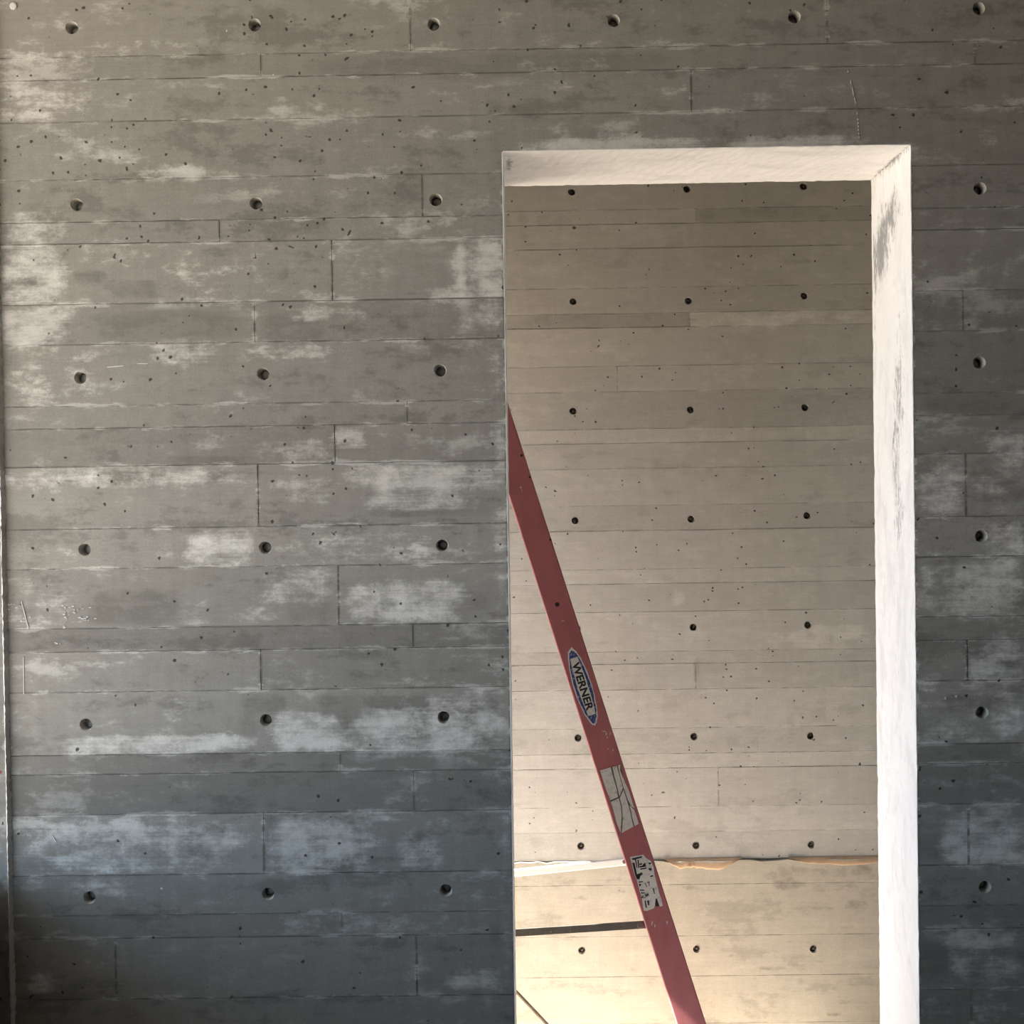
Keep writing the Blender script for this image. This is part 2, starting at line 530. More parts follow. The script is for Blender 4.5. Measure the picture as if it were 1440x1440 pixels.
for i in range(len(rows) - 1):
    zt, zb = rows[i], rows[i + 1]
    xs = sorted(at(*p).x for p in ups.get(i, []))
    xs = [XL] + xs + [XR]
    for a, b in zip(xs[:-1], xs[1:]):
        segs = []
        if zb >= DZ:
            segs = [(a, b, None)]
        elif zt > DZ:
            segs = [(a, b, 'notch')]
        else:
            if a < DX0 - LIN:
                segs.append((a, min(b, DX0 - LIN), None))
            if b > DX1 + LIN:
                segs.append((max(a, DX1 + LIN), b, None))
        for (p, q, kind) in segs:
            if q - p < 0.01:
                continue
            g = random.uniform(0.0, 0.0007)
            x0, x1, z0, z1 = p + g, q - g, zb + g, zt - g
            if abs(q - (DX0 - LIN)) < 1e-6:
                x1 = q
            if abs(p - (DX1 + LIN)) < 1e-6:
                x0 = p
            if kind:
                e0, e1, ez = DX0 - LIN, DX1 + LIN, DZ + LIN
                outl = [(x0, z0), (e0, z0), (e0, ez), (e1, ez), (e1, z0), (x1, z0), (x1, z1), (x0, z1)]
            else:
                outl = [(x0, z0), (x1, z0), (x1, z1), (x0, z1)]
            hs = [circle(h[0], h[1], HR, 20, 0.025) for h in near_holes if x0 < h[0] < x1 and z0 < h[1] < z1]
            tone = 0.5 * TONES[i] * (1 + random.uniform(-0.06, 0.06)) * (1.20 if x0 > 0.8 and 11 < i < 23 else 1.0)  # boards right of the door lightened, painting in light missing there
            in_view = x0 < 1.2 and z1 > 0.45 and z0 < 2.86

            def fld(x, z, tone=tone):
                return (light_f(x, z), dark_f(x, z), tone, pore_density(x, z))
            pr = random.uniform(0.0, 0.0012)
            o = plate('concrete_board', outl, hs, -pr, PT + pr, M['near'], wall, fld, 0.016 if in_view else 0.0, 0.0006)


# cone-shaped tie holes
def cup(name, cx, cz, y0, r, depth, mat, parent, r2=0.72, n=20):
    prof = [(r * 1.03, -0.0004), (r * 0.98, 0.0015), (r * 0.90, 0.006), (r * r2, depth), (0.0, depth)]
    V, Fc = [], []
    for rr, dy in prof[:-1]:
        for i in range(n):
            a = 2 * math.pi * i / n
            V.append((cx + rr * math.cos(a), y0 + dy, cz + rr * math.sin(a)))
    for k in range(len(prof) - 2):
        for i in range(n):
            j = (i + 1) % n
            Fc.append((k * n + i, (k + 1) * n + i, (k + 1) * n + j, k * n + j))
    Fc.append(tuple((len(prof) - 2) * n + i for i in range(n)))
    return link(name, mesh(name, V, Fc, True), mat, parent)


for hx, hz in near_holes:
    cup('tie_hole', hx, hz, 0.0, HR, 0.027, M['hole'], wall)

# a filled tie hole near the upper left corner of the view: a small mortar plug
pl = at(19, 9)
V, Fc = [], []
for k, (rr, dy) in enumerate([(0.0085, 0.0), (0.0080, -0.002), (0.005, -0.0032)]):
    for i in range(14):
        a = 2 * math.pi * i / 14
        V.append((pl.x + rr * math.cos(a), dy - 0.001, pl.z + rr * math.sin(a)))
for k in range(2):
    for i in range(14):
        j = (i + 1) % 14
        Fc.append((k * 14 + j, (k + 1) * 14 + j, (k + 1) * 14 + i, k * 14 + i))
Fc.append(tuple(2 * 14 + i for i in range(13, -1, -1)))
link('mortar_plug', mesh('mortar_plug', V, Fc), M['fin'], wall)


# ------------------------------------------------------------------ skim-coated reveals of the doorway
def lining(name, quad, n_out, mat, fieldf, nu=60, nv=10, thick=LIN, parent=None, wob=0.0012):
    """thin coat: quad = four corners a, b (front edge), c, d (back edge); n_out its free side"""
    a, b, c, d = (Vector(q) for q in quad)
    nrm = Vector(n_out)
    V, Fc, val = [], [], []
    for layer in (0, 1):
        for i in range(nu + 1):
            u = i / nu
            for j in range(nv + 1):
                w = j / nv
                p = (a.lerp(b, u)).lerp(d.lerp(c, u), w)
                if layer == 0:
                    e = 1.0 if 0 < j < nv and 0 < i < nu else 0.55
                    p = p + nrm * (wob * e * (random.random() - 0.5))
                    if j == 0 or j == nv:
                        p = p + nrm * (-abs(random.gauss(0, 0.0007)))
                else:
                    p = p - nrm * thick
                V.append(p)
                val.append((0, fieldf(u, w), 0.5, 0))
    N = (nu + 1) * (nv + 1)
    s = (b - a).cross(d - a).dot(nrm) > 0

    def q4(*f):
        Fc.append(f if s else tuple(reversed(f)))
    idx = lambda l, i, j: l * N + i * (nv + 1) + j
    for i in range(nu):
        for j in range(nv):
            q4(idx(0, i, j), idx(0, i + 1, j), idx(0, i + 1, j + 1), idx(0, i, j + 1))
            q4(idx(1, i, j + 1), idx(1, i + 1, j + 1), idx(1, i + 1, j), idx(1, i, j))
    for i in range(nu):
        q4(idx(1, i, 0), idx(1, i + 1, 0), idx(0, i + 1, 0), idx(0, i, 0))
        q4(idx(0, i, nv), idx(0, i + 1, nv), idx(1, i + 1, nv), idx(1, i, nv))
    for j in range(nv):
        q4(idx(0, 0, j), idx(0, 0, j + 1), idx(1, 0, j + 1), idx(1, 0, j))
        q4(idx(1, nu, j), idx(1, nu, j + 1), idx(0, nu, j + 1), idx(0, nu, j))
    me = mesh(name, V, Fc)
    set_field(me, val)
    return link(name, me, mat, parent)


def gauss(u, w, cu, cw, su, sw, s):
    return s * math.exp(-((u - cu) / su) ** 2 - ((w - cw) / sw) ** 2)


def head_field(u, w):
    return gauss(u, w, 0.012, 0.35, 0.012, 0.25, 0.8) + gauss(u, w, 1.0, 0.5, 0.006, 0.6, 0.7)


def jamb_field(u, w):          # u from the head (0) to the floor (1), w from the room side (0) to the passage side (1)
    f = gauss(u, w, 0.060, 0.62, 0.028, 0.22, 0.62) + gauss(u, w, 0.085, 0.78, 0.030, 0.16, 0.62) + gauss(u, w, 0.045, 0.40, 0.02, 0.14, 0.5)
    f += gauss(u, w, 0.055, 0.10, 0.03, 0.06, 0.3) + gauss(u, w, 0.115, 0.93, 0.06, 0.05, 0.45)
    f += gauss(u, w, 0.18, 0.30, 0.05, 0.12, 0.36) + gauss(u, w, 0.235, 0.33, 0.04, 0.16, 0.36) + gauss(u, w, 0.29, 0.40, 0.05, 0.14, 0.40)
    f += gauss(u, w, 0.34, 0.28, 0.02, 0.12, 0.38) + gauss(u, w, 0.42, 0.45, 0.10, 0.10, 0.22)
    f += gauss(u, w, 0.0, 0.5, 0.006, 0.6, 0.6) + gauss(u, w, 0.5, 0.02, 0.5, 0.015, 0.12)
    return f


y0r, y1r = -0.0006, TH
head = lining('trim_1', [(DX0, y0r, DZ), (DX1, y0r, DZ), (DX1, y1r, DZ), (DX0, y1r, DZ)], (0, 0, -1), M['skim'], head_field, 70, 14)
tag(head, 'pale skim-coated head of the doorway', kind='structure')
jr = lining('trim_2', [(DX1, y0r, DZ), (DX1, y0r, 0.0), (DX1, y1r, 0.0), (DX1, y1r, DZ)], (-1, 0, 0), M['skim'], jamb_field, 160, 14)
tag(jr, 'white skim-coated right jamb of the doorway with grey scuffs', kind='structure')
jl = lining('trim_3', [(DX0, y0r, DZ), (DX0, y0r, 0.0), (DX0, y1r, 0.0), (DX0, y1r, DZ)], (1, 0, 0), M['skim'], lambda u, w: gauss(u, w, 0.02, 0.1, 0.02, 0.1, 0.5), 120, 8)
tag(jl, 'pale skim-coated left jamb of the doorway', kind='structure')

# ------------------------------------------------------------------ wall behind the doorway
far_px = [(804, 270), (966, 266), (1130, 262), (806, 424), (968, 423), (1131, 416), (806, 578), (971, 576), (1132, 573), (809, 732), (972, 730), (1135, 725),
          (975, 882), (1136, 879), (813, 1038), (976, 1036), (1140, 1035), (817, 1190), (979, 1189), (1141, 1188), (818, 1335), (979, 1333), (1143, 1333),
          (812, 884)]
far_holes = [(at(px, py, YF).x, at(px, py, YF).z) for px, py in far_px]
far_holes += [(x + 0.4064 * k, z) for x, z in far_holes if x > 0.9 for k in (1, 2)] + [(x - 0.4064 * k, z) for x, z in far_holes if x < 0.35 for k in (1, 2, 3)]
JZ = 0.387             # construction joint between the two pours
FR = 0.0135
XE = -1.425            # open end of the passage
far_rows = [CEIL, 2.93, 2.84, 2.7134, 2.6617, 2.575, 2.4355, 2.3445, 2.294, 2.157, 2.066, 1.933, 1.8817, 1.791, 1.659, 1.5687,
            1.4310, 1.3790, 1.2784, 1.1355, 1.0911, 0.9989, 0.8605, 0.7689, 0.7162, 0.5774, 0.487, JZ]
far_low_rows = [JZ, 0.30, 0.115, -0.03, -0.20, FLOOR2]
FT = {(7, False): 0.84, (7, True): 1.14, (14, True): 0.94, (14, False): 0.94, (3, True): 0.93, (10, False): 0.95, (12, False): 0.95, (20, True): 0.95}
fups = {3: [(978, 300)], 7: [(970, 450)], 20: [(978, 945)], 9: [(868, 535)], 24: [(1010, 1100)]}
back = solid_wall('wall_back', [(XE, FLOOR2), (XR, FLOOR2), (XR, CEIL), (XE, CEIL)],
                  [circle(h[0], h[1], FR + 0.001, 16) for h in far_holes], YF + 0.005, YF + 0.25, M['core'])
tag(back, 'smooth concrete wall with tie holes seen through the doorway', kind='structure')

FLIGHT = [(985, 440, 1225, 455, .42), (1090, 880, 1225, 906, .3), (945, 825, 960, 855, .55), (740, 1050, 900, 1100, .1)]
FDARK = [(715, 440, 965, 462, .32), (968, 443, 978, 456, .6), (975, 925, 984, 962, .75), (985, 930, 1030, 945, .35), (835, 720, 850, 745, .4), (1110, 360, 1140, 370, .4),
         (985, 705, 1225, 735, .25), (1075, 930, 1125, 950, .28), (800, 390, 830, 402, .3), (1070, 930, 1110, 958, .2), (975, 288, 982, 312, .4), (985, 292, 1160, 296, .25)]
LDARK = [(1070, 1220, 1112, 1234, .75), (1190, 1216, 1230, 1234, .7), (1085, 1238, 1130, 1250, .5), (1140, 1240, 1160, 1256, .55), (1105, 1268, 1175, 1284, .62), (1185, 1264, 1222, 1284, .62),
         (1090, 1268, 1094, 1282, .5), (940, 1240, 1060, 1252, .32), (1035, 1272, 1062, 1282, .42), (1035, 1304, 1066, 1314, .4), (1105, 1340, 1140, 1352, .55), (1070, 1354, 1108, 1368, .55),
         (1020, 1335, 1056, 1346, .4), (1045, 1368, 1072, 1374, .4), (1140, 1344, 1160, 1350, .4), (1012, 1382, 1028, 1398, .3), (1165, 1420, 1182, 1430, .5), (990, 1418, 1002, 1430, .35),
         (738, 1242, 760, 1250, .35), (800, 1255, 830, 1266, .3), (850, 1245, 885, 1253, .3), (830, 1385, 855, 1400, .4), (845, 1350, 853, 1362, .35), (900, 1375, 930, 1390, .3), (880, 1310, 905, 1324, .25),
         (860, 1330, 900, 1340, .15), (1130, 1225, 1160, 1240, .3), (1165, 1300, 1200, 1306, .3), (958, 1300, 985, 1305, .3), (955, 1262, 975, 1270, .35)]


def blob_field_far(items):
    B = []
    for x0, y0, x1, y1, s in items:
        p, q = at(x0, y0, YF), at(x1, y1, YF)
        B.append(((p.x + q.x) / 2, (p.z + q.z) / 2, abs(q.x - p.x) / 2, abs(q.z - p.z) / 2, s))
    B = np.array(B)

    def f(x, z):
        u = (x - B[:, 0]) / (B[:, 2] + 0.012)
        w = (z - B[:, 1]) / (B[:, 3] + 0.006)
        k = np.clip((1.35 - np.sqrt(u * u + w * w)) / 0.7, 0, 1)
        return float((k * k * (3 - 2 * k) * np.minimum(B[:, 4], 0.46)).max())
    return f


fl_f, fd_f, ld_f = blob_field_far(FLIGHT), blob_field_far(FDARK), blob_field_far(LDARK)
for i in range(len(far_rows) - 1):
    zt, zb = far_rows[i], far_rows[i + 1]
    xs = [XE] + sorted(at(px, py, YF).x for px, py in fups.get(i, [])) + [XR]
    for a, b in zip(xs[:-1], xs[1:]):
        g = random.uniform(0.0, 0.0006)
        outl = [(a + g, zb + g), (b - g, zb + g), (b - g, zt - g), (a + g, zt - g)]
        hs = [circle(h[0], h[1], FR, 16, 0.02) for h in far_holes if a < h[0] < b and zb < h[1] < zt]
        tone = 0.5 * (1 + random.uniform(-0.06, 0.06)) * FT.get((i, a > 0), 1.0)
        pr = random.uniform(0, 0.0016)
        vis = zt > -0.25 and zb < 2.75
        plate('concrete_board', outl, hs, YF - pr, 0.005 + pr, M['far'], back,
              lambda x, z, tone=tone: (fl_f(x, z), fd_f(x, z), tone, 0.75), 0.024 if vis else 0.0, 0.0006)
for i in range(len(far_low_rows) - 1):
    zt, zb = far_low_rows[i], far_low_rows[i + 1]
    g = 0.0003
    top = zt - g
    outl = [(XE, zb + g), (XR, zb + g)]
    if i == 0:             # ragged top edge of the lower pour
        k = 120
        outl += [(XR + (XE - XR) * j / k, top - abs(random.gauss(0, 0.004))) for j in range(k + 1)]
    else:
        outl += [(XR, top), (XE, top)]
    hs = [circle(h[0], h[1], FR, 16, 0.02) for h in far_holes if zb < h[1] < zt]
    plate('concrete_board', outl, hs, YF - 0.011, 0.016, M['far_low'], back,
          lambda x, z: (0.0, ld_f(x, z), 0.5, 0.4), 0.022)

for hx, hz in far_holes:
    yy = YF if hz > JZ else YF - 0.011
    c = cup('tie_hole', hx, hz, yy - 0.0004, FR, 0.020, M['hole'], back, 0.85, 16)
    V, Fc = [], []
    n = 8
    for k, (rr, dy) in enumerate([(0.0045, 0.020), (0.0045, 0.006), (0.0030, 0.0045)]):
        for i in range(n):
            a = 2 * math.pi * i / n
            V.append((hx + 0.001 + rr * math.cos(a), yy + dy, hz - 0.001 + rr * math.sin(a)))
    for k in range(2):
        for i in range(n):
            j = (i + 1) % n
            Fc.append((k * n + i, k * n + j, (k + 1) * n + j, (k + 1) * n + i))
    Fc.append(tuple(2 * n + i for i in range(n)))
    link('tie_rod_stub', mesh('tie_rod_stub', V, Fc), M['steel'], c)

# orange crumbs along the construction joint
def crumb(px0, py0, px1, py1, seed):
    r = random.Random(seed)
    p, q = at(px0, py0, YF), at(px1, py1, YF)
    k = 26
    V, Fc = [], []
    for i in range(k + 1):
        u = i / k
        taper = min(1, 5 * u, 5 * (1 - u)) * (0.80 + 0.14 * math.sin(11 * u + seed) + 0.14 * r.random())
        x = p.x + (q.x - p.x) * u
        zt = max(p.z, q.z)
        zb = zt - abs(p.z - q.z) * taper
        dp = 0.016 + 0.004 * r.random()
        V += [(x, YF - 0.002, zt), (x, YF - 0.006, zt - 0.1 * (zt - zb)), (x, YF - dp, zb + 0.2 * (zt - zb)), (x, YF - 0.010, zb)]
    for i in range(k):
        for j in range(3):
            a = i * 4 + j
            Fc.append((a, a + 1, a + 5, a + 4))
    link('joint_crumb', mesh('joint_crumb', V, Fc, True), M['crumb'], back)


crumb(934, 1207, 1042, 1222, 1)
crumb(1108, 1205, 1262, 1215, 2)

# ------------------------------------------------------------------ shell of the room and of the passage
TL = 0.12
WY0, WY1, WZ0, WZ1 = -2.60, -0.012, 0.86, 2.98           # window opening in the left wall
YB = -4.6
wl = boxes('wall_left', [(XL - TL - 0.05, XL - 0.05, YB, WY0, FLOOR2, CEIL), (XL - 0.25, XL, WY1 + 0.002, PT, FLOOR2, CEIL),
                         (XL - TL - 0.05, XL - 0.05, WY0, WY1, FLOOR2, WZ0), (XL - TL - 0.05, XL - 0.05, WY0, WY1, WZ1, CEIL)], M['shell'])
tag(wl, 'rough concrete side wall meeting the board-marked wall', kind='structure')
wr = boxes('wall_right', [(XR, XR + 0.25, YB, YF + 0.25, FLOOR2, CEIL)], M['shell'])
tag(wr, 'plain concrete side wall of the room', kind='structure')
wb = boxes('wall_rear', [(XL - 0.25, XR, YB - 0.25, YB, FLOOR2, CEIL)], M['shell'])
tag(wb, 'plain concrete wall behind the camera', kind='structure')
fl = boxes('floor', [(XL - 0.25, XR, YB, 0.0, -0.15, 0.0), (DX0 - LIN, DX1 + LIN, 0.0, TH, -0.15, 0.0)], M['floor'])
tag(fl, 'dusty concrete floor of the room', kind='structure')
pf = boxes('floor_passage', [(XE, XR, TH, YF, FLOOR2 - 0.1, FLOOR2)], M['passage'])
tag(pf, 'sunlit sandy floor of the passage', kind='structure')
ce = boxes('ceiling', [(XL - 0.25, XR + 0.25, YB - 0.25, YF + 0.25, CEIL, CEIL + 0.2)], M['shell'])
tag(ce, 'concrete ceiling slab', kind='structure')
ea = boxes('sun_block_slab', [(XL - 2.45, XL - 0.25, YB, TH, CEIL, CEIL + 0.2)], M['shell'])  # unseen slab added to keep the sun out of the window
tag(ea, 'unseen concrete slab added over the window to block the sun', kind='structure')
li = boxes('light_cut_passage', [(XE, XE + 0.25, TH, YF, 2.12, CEIL)], M['shell'])  # unseen slab added to limit light reaching the upper passage
tag(li, 'unseen concrete slab added at the open end of the passage to cut the light', kind='structure')
gr = boxes('ground', [(-40, XE, -40, 40, FLOOR2 - 0.2, FLOOR2 - 0.02)], M['ground'])
tag(gr, 'sunlit sandy ground outside', kind='structure')

plate('pier_face', [(XL - 0.25, 0.0), (XL, 0.0), (XL, CEIL), (XL - 0.25, CEIL)], [], WY1, 0.002, M['near'], wl,
      lambda x, z: (0.1, 0.15, 0.45, 0.2), 0.05)

# grout fin along the left corner
V, Fc = [], []
k = 420
for i in range(k + 1):
    z = CEIL * i / k
    w = 0.0022 + 0.0026 * random.random()
    d = 0.002 + 0.004 * random.random()
    V += [(XL - w * 0.6, WY1 - 0.0006, z), (XL + w * 0.3, WY1 - d, z), (XL + w * 1.5, -0.0008, z)]
for i in range(k):
    for j in range(2):
        a = i * 3 + j
        Fc.append((a, a + 1, a + 4, a + 3))
link('grout_fin', mesh('grout_fin', V, Fc), M['fin'], wl)

# ------------------------------------------------------------------ small marks on the near wall
def flat_marks(name, polys, mat, parent, Y=0.0, lift=0.0016, thick=0.0005):
    """thin flecks of paint or mortar stuck on the plane y = Y"""
    V, Fc = [], []
    for poly in polys:
        pts = [at(px, py, Y) for px, py in poly]
        a = sum(pts[i].x * pts[(i + 1) % len(pts)].z - pts[(i + 1) % len(pts)].x * pts[i].z for i in range(len(pts)))
        if a < 0:
            pts.reverse()
        n = len(V)
        k = len(pts)
        V += [(p.x, Y - lift - thick, p.z) for p in pts] + [(p.x, Y - lift + thick, p.z) for p in pts]
        Fc.append(tuple(range(n, n + k)))
        for i in range(k):
            j = (i + 1) % k
            Fc.append((n + j, n + i, n + k + i, n + k + j))
    return link(name, mesh(name, V, Fc), mat, parent)


def fleck(cx, cy, rx, ry, n=7, ang=0.0):
    out = []
    for i in range(n):
        a = 2 * math.pi * i / n
        r = 0.7 + 0.5 * random.random()
        x, y = rx * r * math.cos(a), ry * r * math.sin(a)
        out.append((cx + x * math.cos(ang) - y * math.sin(ang), cy + x * math.sin(ang) + y * math.cos(ang)))
    return out


chalk = [fleck(1192, 101, .8, 1.6), fleck(1196, 116, .8, 3), fleck(1199, 128, .8, 7, 8, -0.17), fleck(1202, 141, .7, 5, 8, -0.17), fleck(1205, 160, .8, 1.8)]
chalk += [fleck(1206 + 0.35 * i, 168 + 5 * i, 1.0, 1.6) for i in range(6)]
flat_marks('chalk_mark', chalk, M['fin'], wall)
splash = [[(33, 924), (34, 924), (34.4, 950), (34.6, 974), (33.4, 974), (33.2, 950)], fleck(33.8, 975, 1.2, 1.2),
          [(30, 846), (31, 846), (36, 864), (41, 884), (40, 885), (35, 866)], fleck(227.5, 1249, 1.5, 1.5), fleck(24.4, 105, 1, 1),
          [(73, 1174), (75, 1175), (80, 1184), (78, 1184)], [(150, 516), (172, 514), (176, 515.0), (152, 517)], [(193, 511), (208, 511), (208, 512), (194, 512)],
          fleck(1329, 982, 2.2, 2.2), fleck(1344, 979, 2.0, 2.4), fleck(319, 44, 1, 1.4), fleck(384.5, 105.5, 1, 1)]
for (cx, cy, sx, sy, n) in ((22, 852, 9, 2, 7), (105, 857, 13, 4, 12), (120, 869, 14, 2.5, 10), (92, 878, 3, 9, 7), (84, 905, 5, 1.2, 4), (36, 872, 4, 5, 4)):
    splash += [fleck(random.gauss(cx, sx), random.gauss(cy, sy), random.uniform(.7, 2.6), random.uniform(.5, 1.3)) for _ in range(n)]
flat_marks('mortar_splash', splash, M['fin'], wall)
M['red_paint'] = plain('red_paint', (0.32, 0.03, 0.05), 0.6)
p = at(0.0, 1086, WY1)
V = [(p.x + 0.004 * math.cos(a), WY1 - 0.0008, p.z + 0.004 * math.sin(a)) for a in [i * 0.785 for i in range(8)]]
link('paint_mark', mesh('paint_mark', V, [tuple(range(8))]), M['red_paint'], wl)

# ------------------------------------------------------------------ stepladder in the passage
def fibre_mat():
    m, nt, b = new_mat('red_fibreglass')
    t = NT(nt)
    n1 = t.noise(t.coords(20, 20, 8), 5, 0.6)
    n2 = t.noise(t.coords(260, 260, 120), 3, 0.6)
    c = t.mix(t.ramp(n1, 0.35, 0.70), (0.51, 0.172, 0.182), (0.43, 0.145, 0.154))
    c = t.mix(t.ramp(n2, 0.66, 0.74, 0, 0.55), c, (0.52, 0.30, 0.29))
    c = t.mix(t.ramp(t.noise(t.coords(60, 60, 30, (3, 1, 5)), 4, 0.7), 0.66, 0.76, 0, 0.5), c, (0.14, 0.04, 0.04))
    t.link(c, b.inputs['Base Color'])
    b.inputs['Roughness'].default_value = 0.55
    b.inputs['Specular IOR Level'].default_value = 0.4
    t.bump(n2, 0.0003, 0.4, b)
    return m


def worn(name, c1, c2, lo, hi, scale=(160, 160, 160), rough=0.6):
    m, nt, b = new_mat(name)
    t = NT(nt)
    n = t.noise(t.coords(*scale), 4, 0.65)
    t.link(t.mix(t.ramp(n, lo, hi), c1, c2), b.inputs['Base Color'])
    b.inputs['Roughness'].default_value = rough
    return m


M['fibre'] = fibre_mat()
M['alu'] = plain('worn_aluminium', (0.62, 0.61, 0.59), 0.38, 0.15, (20, 20, 60), metal=0.9)
M['bar_dark'] = plain('stained_steel_bar', (0.15, 0.135, 0.12), 0.65, 0.45, (28, 28, 28), metal=0.2)
M['bar_sunlit'] = plain('painted_sunlit_bar', (0.88, 0.87, 0.85), 0.45, 0.05, (20, 20, 20))  # far spreader's colour paled to stand in for sunlight on it
M['cap'] = plain('red_plastic', (0.30, 0.05, 0.05), 0.45, 0.1)
M['rubber'] = plain('black_rubber', (0.03, 0.03, 0.03), 0.8, 0.2)
M['st_white'] = worn('sticker_white', (0.80, 0.79, 0.75), (0.50, 0.48, 0.45), 0.55, 0.70)
M['st_blue'] = worn('sticker_blue', (0.035, 0.055, 0.25), (0.45, 0.47, 0.50), 0.54, 0.62, (240, 240, 170))
M['st_black'] = worn('sticker_black', (0.02, 0.02, 0.02), (0.20, 0.19, 0.18), 0.62, 0.70, (220, 220, 220))
M['label'] = worn('paper_label', (0.80, 0.76, 0.72), (0.58, 0.54, 0.50), 0.50, 0.68, (90, 90, 90))
M['rope'] = plain('grey_rope', (0.24, 0.20, 0.15), 0.9, 0.3, (90, 90, 90))

YC = 0.915              # middle plane of the ladder


def web_y(z):
    return 0.60 + (z - 0.5) * 0.082


def on_rail(px, py):
    Y = 0.65
    for _ in range(12):
        p = at(px, py, Y)
        Y = web_y(p.z)
    return at(px, py, Y)


RA, RB = on_rail(737.8, 703.7), on_rail(972.4, 1440)
RD = (RB - RA).normalized()
RS = (Vector((1, 0, 0)) - RD * RD.x).normalized()
RN = RS.cross(RD)
if RN.y > 0:
    RN = -RN
ZTOP, ZFOOT = 2.28, FLOOR2 + 0.022
rail_top = RA + RD * ((ZTOP - RA.z) / RD.z)
rail_bot = RA + RD * ((ZFOOT - RA.z) / RD.z)


def rail_uv(px, py):
    d = on_rail(px, py) - RA
    return d.dot(RD), d.dot(RS)


def channel_profile(hw, fl, t, r):
    pts = []
    for k in range(5):                          # outer corner, right
        a = math.pi / 2 * k / 4
        pts.append((hw - r + r * math.sin(a), -r + r * math.cos(a)))
    pts += [(hw, -fl), (hw - t, -fl), (hw - t, -t), (-hw + t, -t), (-hw + t, -fl), (-hw, -fl)]
    for k in range(5):
        a = math.pi / 2 * k / 4
        pts.append((-hw + r - r * math.cos(a), -r + r * math.sin(a)))
    return pts


def channel(name, p0, p1, s, n, prof, mat, parent, mirror=None):
    V, Fc = [], []
    k = len(prof)
    for p in (p0, p1):
        for a, b in prof:
            V.append(p + s * a + n * b)
    if mirror is not None:
        V = [Vector((v.x, 2 * mirror - v.y, v.z)) for v in V]
    for i in range(k):
        j = (i + 1) % k
        Fc.append((i, j, k + j, k + i))
    Fc += [tuple(range(k - 1, -1, -1)), tuple(range(k, 2 * k))]
    me = mesh(name, V, Fc)
    bm = bmesh.new()
    bm.from_mesh(me)
    bmesh.ops.recalc_face_normals(bm, faces=bm.faces)
    bm.to_mesh(me)
    bm.free()
    return link(name, me, mat, parent)


ladder = empty('stepladder', (0, 0, 0))
tag(ladder, 'red fibreglass stepladder standing in the passage behind the doorway', 'ladder')
HW = 0.0388
prof = channel_profile(HW, 0.030, 0.0045, 0.0042)
front = channel('front_rail', rail_top, rail_bot, RS, RN, prof, M['fibre'], ladder)
channel('front_rail', rail_top, rail_bot, RS, RN, prof, M['fibre'], ladder, YC)

# rear legs lean the other way, out of sight behind the wall
top_rear = Vector((rail_top.x - 0.115, rail_top.y + 0.03, ZTOP - 0.01))
foot_rear = Vector((rail_top.x - 0.115 - 0.80, web_y(ZFOOT) + 0.07, ZFOOT))
QD = (foot_rear - top_rear).normalized()
QS = (Vector((1, 0, 0)) - QD * QD.x).normalized()
QN = QS.cross(QD)
if QN.y > 0:
    QN = -QN
prof2 = channel_profile(0.024, 0.024, 0.004, 0.0035)
channel('rear_rail', top_rear, foot_rear, QS, QN, prof2, M['fibre'], ladder)
channel('rear_rail', top_rear, foot_rear, QS, QN, prof2, M['fibre'], ladder, YC)


def rail_x(z):
    return RA.x + RD.x * (z - RA.z) / RD.z


def rear_at(z):
    return top_rear + QD * ((z - top_rear.z) / QD.z)


# steps between the front rails
for k in range(8):
    z = FLOOR2 + 0.30 * (k + 1)
    x, y = rail_x(z), web_y(z) + 0.006
    V, Fc = [], []
    for b in ((x - 0.034, x + 0.034, y, 2 * YC - y, z - 0.003, z), (x - 0.034, x - 0.031, y, 2 * YC - y, z - 0.024, z - 0.003),
              (x + 0.031, x + 0.034, y, 2 * YC - y, z - 0.024, z - 0.003)):
        box_geo(*b, V, Fc)
    st = link('step', mesh('step', V, Fc), M['alu'], ladder)
    rv = []
    for j in range(7):
        xx = x - 0.027 + j * 0.009
        box_geo(xx - 0.0015, xx + 0.0015, y, 2 * YC - y, z, z + 0.0012, rv, Fc2 := [] if j == 0 else Fc2)
    link('tread_rib', mesh('tread_rib', rv, Fc2), M['alu'], st)

# cross bars between the rear rails
for k in range(5):
    z = FLOOR2 + 0.25 + 0.45 * k
    q = rear_at(z)
    boxes('rear_brace', [(q.x - 0.004, q.x + 0.018, q.y - 0.001, 2 * YC - q.y + 0.001, z - 0.014, z + 0.014)], M['alu'], ladder)

# top cap
V, Fc = [], []
cx0, cx1 = top_rear.x - 0.04, rail_top.x + 0.055
box_geo(cx0, cx1, web_y(ZTOP) - 0.012, 2 * YC - web_y(ZTOP) + 0.012, ZTOP - 0.035, ZTOP + 0.02, V, Fc)
me = mesh('top_cap', V, Fc)
bm = bmesh.new()
bm.from_mesh(me)
bmesh.ops.bevel(bm, geom=list(bm.edges), offset=0.008, segments=3, affect='EDGES')
bm.to_mesh(me)
bm.free()
link('top_cap', me, M['cap'], ladder)

# rubber feet
for base, hw in ((rail_bot, 0.043), (foot_rear, 0.029)):
    for mir in (False, True):
        y = base.y if not mir else 2 * YC - base.y
        sgn = -1 if mir else 1
        ys = sorted((y - sgn * 0.005, y + sgn * 0.036))
        boxes('rubber_foot', [(base.x - hw, base.x + hw, ys[0], ys[1], FLOOR2 + 0.0005, FLOOR2 + 0.05)], M['rubber'], ladder)


